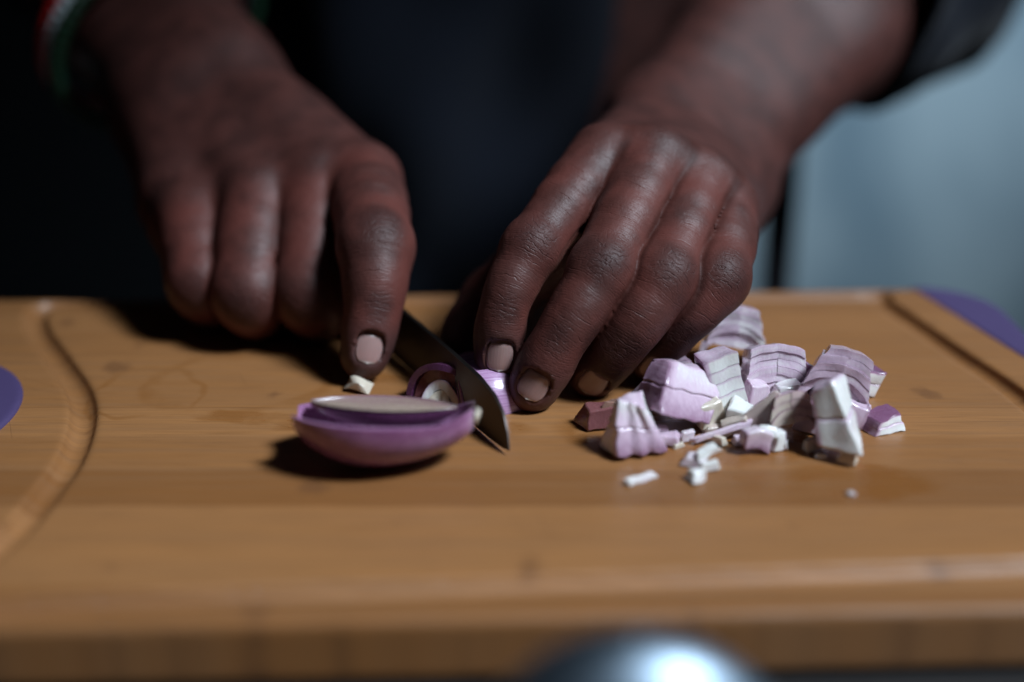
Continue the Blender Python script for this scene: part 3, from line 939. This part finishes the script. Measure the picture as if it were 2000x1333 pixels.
# ------------------------------------------------------------------ onions
def solid(fn, na, nr, nl, tint, name='layer', flesh=None, sharp=38):
    """closed box mesh over (a, r, l) in 0..1 mapped through fn; tint(a, r, l) is the purple share"""
    ids = {}; V = []; T = []; C = []; Fq = []
    rs = nr if isinstance(nr, (list, tuple)) else [i / nr for i in range(nr + 1)]
    n3 = (na, len(rs) - 1, nl)
    def vid(i, j, k):
        key = (i, j, k)
        if key not in ids:
            ids[key] = len(V)
            a, r, l = i / na, rs[j], k / nl
            p = fn(a, r, l); V.append(p); T.append(tint(a, r, l)); C.append(p)
        return ids[key]
    for i in range(na):
        for k in range(nl):
            Fq.append((vid(i, 0, k), vid(i + 1, 0, k), vid(i + 1, 0, k + 1), vid(i, 0, k + 1)))
            J = n3[1]; Fq.append((vid(i, J, k), vid(i, J, k + 1), vid(i + 1, J, k + 1), vid(i + 1, J, k)))
    for i in range(na):
        for j in range(n3[1]):
            Fq.append((vid(i, j, 0), vid(i, j + 1, 0), vid(i + 1, j + 1, 0), vid(i + 1, j, 0)))
            Fq.append((vid(i, j, nl), vid(i + 1, j, nl), vid(i + 1, j + 1, nl), vid(i, j + 1, nl)))
    for j in range(n3[1]):
        for k in range(nl):
            Fq.append((vid(0, j, k), vid(0, j, k + 1), vid(0, j + 1, k + 1), vid(0, j + 1, k)))
            Fq.append((vid(na, j, k), vid(na, j + 1, k), vid(na, j + 1, k + 1), vid(na, j, k + 1)))
    return V, Fq, T, C

def onion_mesh(name, chunks, sharp=38, along_x=False):
    V, Fq, T, C = [], [], [], []
    for v, f, t, c in chunks:
        o = len(V); V += list(v); T += list(t); C += list(c); Fq += [tuple(i + o for i in q) for q in f]
    me = mesh_np(name, V, Fq, True, None)
    bm = bmesh.new(); bm.from_mesh(me); bmesh.ops.recalc_face_normals(bm, faces=bm.faces[:]); bm.to_mesh(me); bm.free()
    me.polygons.foreach_set('use_smooth', [True] * len(me.polygons))
    me.set_sharp_from_angle(angle=math.radians(sharp))
    C = np.array(C)
    attr(me, 'tint', T); attr(me, 'flesh_co', C[:, [1, 0, 2]] if along_x else C)
    return me

RS = [0, 0.45, 0.78, 0.90, 1.0]
def layer_tint(r, out=0.9, base=0.04, inn=0.10):
    if r >= 0.999: return out
    if r > 0.85: return base + (out - base) * 0.45
    if r > 0.7: return base + 0.08
    if r < 0.01: return inn
    return base

def wob(p, amp, s):
    return np.array([math.sin(p[1] * 900 + s) + math.sin(p[2] * 1300 + s * 2), math.sin(p[2] * 1000 + s * 3) + math.sin(p[0] * 800 + s), math.sin(p[0] * 1100 + s * 1.7) + math.sin(p[1] * 700 + s * 4)]) * amp * 0.5

def place(root, loc, rot, seat):
    root.rotation_euler = [math.radians(q) for q in rot]
    root.location = loc
    if seat is not None:
        Rm = Euler(root.rotation_euler).to_matrix()
        zmin = min((Rm @ v.co).z for ch in root.children for v in ch.data.vertices)
        root.location.z = seat - zmin

PILE = 'chopped shallot pieces on the cutting board'
def arc_chunk(px, py, label, n=5, R0=.012, t=.0024, W=.019, L=.014, cols=3, rot=(0, 0, 0), seat=0.0, mat='onion', taper=0.88, out=.8, base=.10, name='shallot_chunk', narrow=.25, floor=.72):
    """a knife-cut block through curved shallot layers: parallel sides, arched layers, cut again into columns"""
    root = empty(name)
    sd = rng.random() * 10
    tones = [base + rng.uniform(-.14, .26) for c in range(cols)]
    for k in range(-1, n):
        chunks = []
        jl = rng.uniform(-.0006, .0006); jx = rng.uniform(-.0004, .0004)
        for c in range(cols):
            lj = rng.uniform(-.0002, .0002) + (.0003 * math.sin(c * 2.1 + sd))
            g = .003
            def fn(a, r, l, c=c, k=k, lj=lj, jx=jx, jl=jl):
                u = (c + g + a * (1 - 2 * g)) / cols - .5
                kk = (max(k, 0) + (r if k >= 0 else 0)) / n
                R = R0 + (max(k, 0) + (r * .996 if k >= 0 else 0)) * t
                sc = 1 - (1 - taper) * l
                x = u * W * (1 - narrow * kk) * sc
                z = math.sqrt(max(R * R - (x * 1.05) ** 2, 1e-8))
                if k < 0: z = floor * R0 + (z - floor * R0) * r * .996
                p = np.array([x + jx, (l - .5) * L + jl + lj, z * (1 - .10 * l)])
                return p + wob(p, .00030, sd)
            q = tones[c] + rng.uniform(-.05, .05)
            chunks.append(solid(fn, 5, RS, 3, lambda a, r, l, q=q: layer_tint(r, out, q, q + .12)))
        link('layer', onion_mesh('layer', chunks), root, M[mat])
    p = B(px, py, seat)
    place(root, (p[0], p[1], p[2]), rot, seat)
    return tag(root, label, 'shallot piece', PILE)

def block_piece(px, py, label, w, d, h, n=1, top=(1, 1, 0, 0), rot=(0, 0, 0), seat=0.0, mat='onion', purple='none', base=.05, bend=0.0, amp=.00035, gap=.00008, name='shallot_dice', jit=.0004, cj=.13, ridge=0.0):
    root = empty(name)
    sd = rng.random() * 10
    corners = nrng.uniform(-1, 1, (2, 2, 2, 3)) * np.array([w, d, h]) * cj
    for k in range(n):
        jx, jy = rng.uniform(-jit, jit), rng.uniform(-jit, jit)
        kb = base + rng.uniform(-.03, .06)
        def fn(a, r, l, k=k, jx=jx, jy=jy):
            z = (k + r * (1 - gap * n / h) ) / n
            sx = 1 + (top[0] - 1) * z; sy = 1 + (top[1] - 1) * z
            x = (a - .5) * w * sx + top[2] * z + jx; y = (l - .5) * d * sy + top[3] * z + jy
            zz = z * h - bend * ((a - .5) * 2) ** 2
            wa = np.array([1 - a, a])[:, None, None] * np.array([1 - l, l])[None, :, None] * np.array([1 - z, z])[None, None, :]
            y += ridge * math.sin(a * 21) * (1 - l)
            p = np.array([x, y, zz]) + np.tensordot(wa, corners, 3)
            return p + wob(p, amp, sd)
        def tint(a, r, l, k=k, kb=kb):
            z = (k + r) / n
            q = layer_tint(r, .40, kb, kb + .06) if n > 1 else kb
            if 'front' in purple and l < .01: q = max(q, .75 * (1.1 - z))
            if 'left' in purple and a < .15: q = max(q, .8)
            if 'right' in purple and a > .99: q = max(q, .8)
            if 'top' in purple and z > .93: q = max(q, .95)
            if 'all' in purple: q = max(q, .55 + .25 * math.sin(a * 9 + l * 5))
            return q
        link('layer', onion_mesh('layer', [solid(fn, 6, RS if n < 5 else [0, .8, 1], 4, tint)], 42), root, M[mat])
    if n <= 2:
        for ch in root.children:
            md = ch.modifiers.new('soft_edge', 'BEVEL'); md.width = min(w, d, h) * .07; md.segments = 2; md.limit_method = 'ANGLE'; md.angle_limit = math.radians(35)
    p = B(px, py, seat)
    place(root, (p[0], p[1], p[2]), rot, seat)
    return tag(root, label, 'shallot piece', PILE)

# the half shallot in front, cut face up
def profile(s):
    """radius along the bulb, s in 0..1 from neck to root"""
    return (math.sin(math.pi * min(max(s, 0), 1) ** 0.86) ** 0.56)

def build_half():
    c = B(748, 912)
    root = empty('half_shallot', (c[0], c[1], 0))
    tag(root, 'large purple half shallot lying cut side up beside the knife', 'shallot')
    Lh = .0545
    def shell(s, ang, rad, zoff, lens=False):
        r = (math.sin(math.pi * min(max((s - .10) / .78, 0.01), .99)) ** .62 if lens else profile(s)) * rad
        x = (s - .5) * Lh
        return np.array([x, math.cos(ang) * r, math.sin(ang) * r * .84 + zoff])
    # outer layer: a bowl, its front rim lower than the back one
    def outer(a, r, l):
        s = .030 + .940 * a
        ang = -math.pi + .015 + (math.pi - .03) * l
        rad = .0180 - .0026 * (1 - r)
        p = shell(s, ang, rad, .0180)
        p[2] += .030 * max(0, s - .84) * max(0, math.sin(ang) * .8 + 1.0) ** 2
        return p
    ch = solid(outer, 40, [0, .5, 1], 24, lambda a, r, l: (.74 + .10 * math.sin(l * 40) if r > .9 else (.5 if r < .1 else .3)) - (.6 * max(0, (a - .94) / .06)))
    link('outer_layer', onion_mesh('outer_layer', [ch], 50, True), root, M['skinny'])
    # inner bulb, standing higher
    for k, (rad, zo, colr) in enumerate(((.0098, .0194, 'shadedskin'),)):
        def inner(a, r, l, rad=rad, zo=zo):
            s = .06 + .88 * a
            # r: across the cut face to the skin
            ang = math.radians(-180) + math.radians(180) * l
            return shell(s, ang, rad * max(r, .02) if r < 1 else rad, zo) + np.array([0, .0046, 0])
        # build as flat-topped half bulb
        V, T, C, Fq = [], [], [], []
        na, nl = 36, 18
        for i in range(na + 1):
            s = .10 + .78 * i / na
            for j in range(nl + 1):
                ang = math.radians(-180 + 180 * j / nl)
                p = shell(s, ang, rad, zo, True) + np.array([0, .0046, 0]); V.append(p); T.append(.85); C.append(p)
        for i in range(na):
            for j in range(nl):
                q = i * (nl + 1) + j; Fq.append((q, q + 1, q + nl + 2, q + nl + 1))
        link('inner_skin', onion_mesh('inner_skin', [(V, Fq, T, C)], 50, True), root, M[colr])
        V, T, C, Fq = [], [], [], []
        nr = 72
        for i in range(na + 1):
            s = .10 + .78 * i / na
            for j in range(nr + 1):
                q = j / nr * 2 - 1
                p = shell(s, 0, rad, zo, True); r = p[1]
                ring = abs(q) * 4.0
                v = np.array([p[0], r * q + .0046, zo + .0002 + .00035 * math.cos(ring * 2 * math.pi) - .0007 * (1 - abs(q)) * 0.5])
                V.append(v); C.append(v)
                fr = ring - math.floor(ring)
                T.append(.70 if fr > .80 or abs(q) > .93 else .20)
        for i in range(na):
            for j in range(nr):
                q = i * (nr + 1) + j; Fq.append((q, q + nr + 1, q + nr + 2, q + 1))
        link('cut_face', onion_mesh('cut_face', [(V, Fq, T, C)], 60, True), root, M['cutface'])
    # pale root end and its pointed peel
    def nub(a, r, l):      # pale root plate closing the right end
        ang = 2 * math.pi * a; sE = .970
        re = profile(sE) * .0168 * (.02 + .98 * r)
        zz = .0180 + min(math.sin(ang), .05) * re + .030 * (sE - .84) * .5
        return np.array([(sE - .5) * Lh + .0004 + .0012 * (1 - r * r) + .0006 * l, math.cos(ang) * re, zz])
    link('root_end', onion_mesh('root_end', [solid(nub, 16, [0, .5, 1], 1, lambda a, r, l: .02)], 70), root, M['cream'])
    root.rotation_euler = (math.radians(-11), math.radians(2), math.radians(-1))
    bpy.context.view_layer.update()
    z = min((Euler(root.rotation_euler).to_matrix() @ v.co).z for chd in root.children for v in chd.data.vertices)
    root.location.z = -z + .0002
build_half()

# the shallot half under the fingers, with the layers stepping down towards the cut
def build_held():
    Cn, u, up, nrm = KN
    c = B(985, 778)
    root = empty('held_shallot', (c[0], c[1], 0))
    tag(root, 'shiny lilac shallot half held under the fingertips beside the blade', 'shallot')
    # local x along the bulb axis, from the blade towards the hand; cut face down
    def mk(rad, x0, x1, yoff, zoff, a0, a1, tint, seed):
        def fn(a, r, l):
            x = x0 + (x1 - x0) * l
            s = .30 + .55 * l
            R = rad * (math.sin(math.pi * min(s, 1)) ** .6) * (1 if r > .5 else .80)
            ang = math.radians(a0 + (a1 - a0) * a)
            rid = .0
            p = np.array([x, -math.cos(ang) * (R + rid * (r > .5)) + yoff, math.sin(ang) * (R + rid * (r > .5)) * .86 + zoff])
            return p
        return solid(fn, 150, [0, 1], 10, tint)
    outer = mk(.0168, -.0160, .0095, .004, -.001, 0, 60, lambda a, r, l: .62 + .16 * math.sin(a * 95) * math.sin(a * 17 + 1) if r > .5 else .1, 1.0)
    inner = mk(.0146, -.0165, .008, .0055, .0000, 0, 175, lambda a, r, l: .76 + .16 * math.sin(a * 120) * math.sin(a * 23) if r > .5 else .1, 2.0)
    core = mk(.0125, -.0165, .007, .006, .0000, 0, 178, lambda a, r, l: .2 if r > .5 else .05, 3.0)
    link('outer_layer', onion_mesh('outer_layer', [outer], 60, True), root, M['held'])
    link('second_layer', onion_mesh('second_layer', [inner], 60, True), root, M['held'])
    link('core', onion_mesh('core', [core], 60, True), root, M['onion'])
    root.rotation_euler = (0, 0, math.radians(14))
    z = min(v.co.z for chd in root.children for v in chd.data.vertices)
    root.location.z = -max(z, -.002)
build_held()

# slice that has fallen on the near side of the blade: half rings in papery skin
def build_slice():
    c = B(868, 792)
    root = empty('shallot_slice', (c[0], c[1], 0))
    tag(root, 'mauve half-ring slice with cream core leaning on the blade', 'shallot slice')
    def ring(ra, rb, x0, x1, tint, ph=0):
        def fn(a, r, l):
            ang = math.radians(2 + 176 * a); R = ra + (rb - ra) * r
            R *= 1 + .05 * math.sin(a * 8 + ph)
            return np.array([math.cos(ang) * R, (x0 + (x1 - x0) * l) + .0008 * math.sin(a * 7 + ph), math.sin(ang) * R * 1.02])
        return solid(fn, 24, RS, 2, tint)
    link('papery_ring', onion_mesh('papery_ring', [ring(.0112, .0132, -.0022, .0030, lambda a, r, l: .75 if r < .99 else .95, 1)], 50), root, M['shadedskin'])
    link('flesh_ring', onion_mesh('flesh_ring', [ring(.0076, .0109, -.0012, .0032, lambda a, r, l: .40 + .3 * (a > .6), 2)], 50), root, M['brownskin'])
    link('pale_ring', onion_mesh('pale_ring', [ring(.0045, .0074, -.0024, .0026, lambda a, r, l: layer_tint(r, .7, .12), 3)], 50), root, M['onion'])
    link('core', onion_mesh('core', [ring(.0004, .0043, -.0030, .0026, lambda a, r, l: .02, 4)], 50), root, M['cream'])
    root.rotation_euler = (math.radians(-16), 0, math.radians(-28))
    root.location.z = .0004
build_slice()

def chip(px, py, label, w, d, h, rot, mat='onion', purple='none', base=.05, seat=0.0, top=(.8, .7, 0, 0), name='shallot_bit', bend=0.0):
    return block_piece(px, py, label, w, d, h, 1, top, rot, seat, mat, purple, base, bend, .0003, name=name)

chip(703, 766, 'cream shallot chip behind the large half shallot', .0085, .0050, .0028, (20, 6, -14), 'cream', top=(.6, .6, 0, 0), bend=.0012, name='shallot_chip')

# pile, rear to front
arc_chunk(1425, 716, 'rearmost layered shallot chunk beside the little finger', 5, .0110, .0022, .0215, .014, 2, (-10, 8, -8), .0, base=.28, out=.5, narrow=.45)
arc_chunk(1338, 750, 'dark purple layered chunk half hidden behind the big petal', 3, .012, .0024, .012, .013, 2, (0, -30, 25), .0, base=.45, out=.95)
arc_chunk(1503, 786, 'ridged chunk of stacked purple arcs in the middle of the pile', 5, .0115, .0024, .0195, .013, 2, (-14, 3, 5), .0, base=.18, out=.48, narrow=.12)
arc_chunk(1614, 810, 'wide layered chunk at the right of the pile', 5, .0120, .0023, .0225, .015, 2, (-10, 14, -14), .0, base=.20, out=.48, narrow=.40)
arc_chunk(1550, 856, 'domed chunk with a cream underside in front of the pile', 3, .0085, .0023, .0165, .011, 2, (-16, -10, 10), .0, base=.18, out=.85, narrow=.45, mat='cream')
block_piece(1424, 812, 'white upright block of fine layers in the pile', .0116, .0105, .0190, 5, (.92, .9, -.0020, .002), (-6, -10, 14), .001, purple='left', base=.0, jit=.0002, cj=.08)
chip(1440, 825, 'small white cube at the foot of the white upright block', .0075, .0070, .0070, (10, 12, -18), purple='none', base=.0, top=(.9, .9, 0, 0), seat=.002, name='shallot_dice')
block_piece(1316, 848, 'big faceted petal with white shoulder, left in the pile', .0215, .0135, .0175, 2, (.78, .50, .0050, .0045), (-12, 17, 26), .0, purple='front left', base=.08, amp=.0006, name='shallot_petal', jit=.0003, cj=.16)
block_piece(1238, 882, 'small pointed wedge with lilac ridges at the front left', .0160, .0115, .0160, 2, (.38, .5, -.0022, .0005), (-4, 0, 8), .0, purple='front', base=.02, amp=.0006, name='shallot_wedge', jit=.0003, cj=.14, ridge=.0005)
block_piece(1640, 893, 'tall wedge with white striped face at the front right', .0130, .0110, .0190, 2, (.72, .7, -.0040, .001), (-12, -12, -24), .0, purple='left', base=.02, jit=.0002, cj=.14, name='shallot_wedge')
block_piece(1683, 772, 'single dice with purple top standing apart at the right', .0078, .0075, .0085, 2, (.95, .9, .0010, 0), (4, 8, 22), .0, purple='top', base=.0, name='shallot_dice')
block_piece(1722, 838, 'flat diamond dice lying at the far right', .0125, .0090, .0042, 2, (.85, .8, .001, .001), (3, -4, 28), .0, purple='top left', base=.05, name='shallot_dice')
chip(1410, 858, 'long thin lilac sliver leaning in front of the pile', .0185, .0022, .0016, (10, -12, 14), base=.30, top=(.9, .6, 0, 0), seat=.0008, name='shallot_sliver')
chip(1474, 882, 'purple curved bit in front of the arched chunk', .0088, .0060, .0055, (0, 5, 12), purple='front left', base=.3, name='shallot_bit', bend=.001)
chip(1512, 878, 'tiny white and purple hook beside the purple curved bit', .0036, .0050, .0062, (0, 8, 30), purple='right', base=.05, name='shallot_bit')
chip(1497, 850, 'small white rind lying over the tiny hook', .0064, .0036, .0020, (0, 6, -8), base=.0, seat=.0050, name='shallot_bit')
chip(1380, 828, 'cream dice between the petal and the white block', .0088, .0075, .0072, (8, -10, 20), 'cream', base=.0, top=(.85, .8, .0, 0), seat=.001, name='shallot_dice')
chip(1400, 846, 'tan slip under the cream dice', .0075, .0040, .0024, (0, 4, 16), 'cream', base=.30, seat=.0, name='shallot_bit')
chip(1474, 846, 'translucent cream shard in the middle of the pile', .0105, .0034, .0120, (-14, 22, -20), 'cream', base=.25, purple='right', top=(.45, .8, .002, 0), seat=.001, name='shallot_shard')
chip(1437, 852, 'olive cream flake under the white block', .0085, .0050, .0044, (6, -18, -12), 'cream', base=.18, seat=.0, name='shallot_flake')
chip(1180, 832, 'dark wine-coloured slab in the shade at the left of the pile', .0150, .0090, .0062, (0, -6, 12), 'brownskin', base=.50, top=(.75, .6, .001, 0), name='shallot_slab')
chip(1206, 808, 'amber slip lying on the dark slab', .0085, .0060, .0040, (0, 4, -10), 'brownskin', base=.05, seat=.0040, name='shallot_slip')
chip(1145, 826, 'thin dark rind at the left end of the pile', .0060, .0040, .0028, (0, 0, 34), 'brownskin', base=.8, name='shallot_rind')
chip(1230, 795, 'lilac stick leaning between the fingers and the pile', .0030, .0034, .0155, (8, 38, 0), base=.42, seat=.001, top=(1, 1, 0, 0), name='shallot_stick')
chip(1262, 806, 'brown stick leaning against the big petal', .0030, .0034, .0165, (8, 30, 10), 'brownskin', base=.1, seat=.001, top=(.9, .9, 0, 0), name='shallot_stick')
chip(1243, 728, 'purple dice caught between the ring and little finger', .0085, .0065, .0060, (0, 10, 20), base=.6, purple='all', name='shallot_dice')
chip(1303, 868, 'lilac scrap beside the small pointed wedge', .0075, .0050, .0030, (0, -5, -12), base=.45, name='shallot_scrap')
chip(1284, 860, 'purple scrap behind the small pointed wedge', .0060, .0050, .0040, (0, 5, 20), base=.6, name='shallot_scrap')
chip(1384, 892, 'white flake of the small cluster in front of the pile', .0078, .0040, .0026, (6, -14, 24), base=.03, seat=.0022, name='shallot_flake')
chip(1356, 908, 'lilac flake of the small cluster in front of the pile', .0072, .0055, .0026, (0, 4, -22), base=.22, name='shallot_flake')
chip(1360, 938, 'nearest white flake of the small cluster', .0050, .0050, .0030, (0, 6, 30), base=.04, name='shallot_flake')
chip(1379, 918, 'right white flake of the small cluster', .0060, .0036, .0022, (0, -6, 12), base=.06, name='shallot_flake')
chip(1248, 940, 'thin pale sliver lying nearest the camera', .0105, .0020, .0014, (4, 0, 32), base=.16, name='shallot_sliver')
chip(1655, 905, 'small cream bit at the foot of the tall striped wedge', .0060, .0044, .0034, (0, 8, -24), 'cream', base=.03, name='shallot_bit')
chip(1560, 772, 'dark purple rind between the two layered chunks', .0085, .0030, .0080, (-10, 28, -24), base=.9, purple='all', seat=.002, name='shallot_rind')
chip(1465, 800, 'mauve dice wedged under the arched chunk', .0100, .0085, .0080, (8, 12, 30), base=.35, purple='left', seat=.0, name='shallot_dice')
chip(1585, 842, 'mauve dice wedged between the domed chunk and the tall wedge', .0090, .0085, .0085, (-6, 10, -30), base=.30, purple='top', seat=.0, name='shallot_dice')
chip(1375, 776, 'purple dice wedged behind the cream dice', .0095, .0085, .0090, (6, -8, 24), base=.55, purple='front', seat=.0, name='shallot_dice')
chip(1655, 838, 'lilac flap hanging off the wide layered chunk', .0100, .0060, .0060, (-10, 26, -20), base=.40, purple='right', seat=.0, name='shallot_flap')
chip(1410, 744, 'pale dice lying in front of the rearmost chunk', .0100, .0080, .0075, (0, 6, -16), base=.30, seat=.0, name='shallot_dice')
chip(1540, 800, 'pale dice wedged under the two layered chunks', .0110, .0085, .0090, (0, -8, 10), base=.22, seat=.0, name='shallot_dice')
for sx, sy, sw, sd_, sh_, sr, sm, sb, slab in ((1345, 862, 46, 30, 30, 20, 'onion', .25, 'tiny lilac scrap in front of the big faceted petal'), (1402, 868, 40, 26, 22, -30, 'cream', .05, 'tiny cream scrap under the long thin sliver'), (1447, 868, 52, 30, 26, 12, 'onion', .35, 'small lilac scrap left of the purple curved bit'),
        (1530, 876, 44, 30, 26, -18, 'onion', .15, 'tiny pale scrap in front of the domed chunk'), (1585, 880, 50, 34, 34, 25, 'cream', .10, 'small cream scrap between the domed chunk and the tall wedge'), (1692, 806, 40, 28, 24, 40, 'onion', .45, 'tiny mauve scrap beside the flat diamond dice'), (1455, 744, 50, 36, 40, 8, 'onion', .30, 'small mauve scrap behind the white upright block'),
        (1556, 752, 46, 34, 44, -14, 'onion', .25, 'small lilac scrap behind the ridged arched chunk'), (1668, 790, 44, 30, 34, 22, 'onion', .20, 'small pale scrap beside the single purple-topped dice'), (1218, 850, 40, 28, 20, -26, 'brownskin', .2, 'tiny brown scrap beside the dark wine-coloured slab'), (1322, 874, 34, 20, 14, 36, 'cream', .1, 'tiny cream scrap right of the small pointed wedge'), (1604, 896, 30, 18, 12, -10, 'onion', .1, 'tiny pale scrap left of the tall wedge foot')):
    o = chip(sx, sy, slab, sw * 1e-4, sd_ * 1e-4, sh_ * 1e-4, (0, rng.uniform(-14, 14), sr), sm, base=sb, name='shallot_scrap')
    o['group'] = 'tiny scraps along the edge of the diced pile'
chip(1660, 968, 'tiny pale crumb on the bare board at the front', .0022, .0016, .0010, (0, 0, 0), base=.2, name='shallot_crumb')

# ------------------------------------------------------------------ unidentified shiny blur in the foreground, spoon form made up for its highlight
def build_glint_shape():
    c = P(1238, 1434, .275)
    base = CT + 0.0006
    root = empty('glint_shape', (c[0], c[1], base))
    tag(root, 'blurred shiny steel shape in the near foreground, spoon form made up for its glint', 'spoon')
    az = c[2] + 0.022 - base
    # bowl, turned over: an egg-shaped shell on the counter
    nu, nv = 64, 20
    V = []
    for j in range(nv + 1):
        ph = math.pi / 2 * j / nv
        for i in range(nu):
            a = 2 * math.pi * i / nu
            egg = 1 - .12 * math.cos(a)
            V.append((.038 * math.cos(a) * math.cos(ph), .0215 * egg * math.sin(a) * math.cos(ph), az * (1 - (1 - math.sin(ph)) ** 1.0) ** .9))
    Fq = [(j * nu + i, j * nu + (i + 1) % nu, (j + 1) * nu + (i + 1) % nu, (j + 1) * nu + i) for j in range(nv) for i in range(nu)]
    b = link('bowl', mesh_np('bowl', V, Fq), root, M['shiny_steel'])
    md = b.modifiers.new('thick', 'SOLIDIFY'); md.thickness = .0009; md.offset = -1
    # handle arching away to the right
    V = []; n = 24; m = 10
    for k in range(n + 1):
        t = k / n
        x = .031 + .157 * t; z = .010 + .012 * math.sin(math.pi * min(1, t * 1.1)) * (1 - .4 * t); y = -.018 * t * t
        w = .0048 + .0042 * t ** 2
        for i in range(m):
            a = 2 * math.pi * i / m
            V.append((x, y + w * math.cos(a), z + .0014 * math.sin(a)))
    Fq = [(k * m + i, k * m + (i + 1) % m, (k + 1) * m + (i + 1) % m, (k + 1) * m + i) for k in range(n) for i in range(m)]
    Fq += [tuple(range(m))[::-1], tuple(n * m + i for i in range(m))]
    link('handle', mesh_np('handle', V, Fq, True, 60), root, M['shiny_steel'])
build_glint_shape()
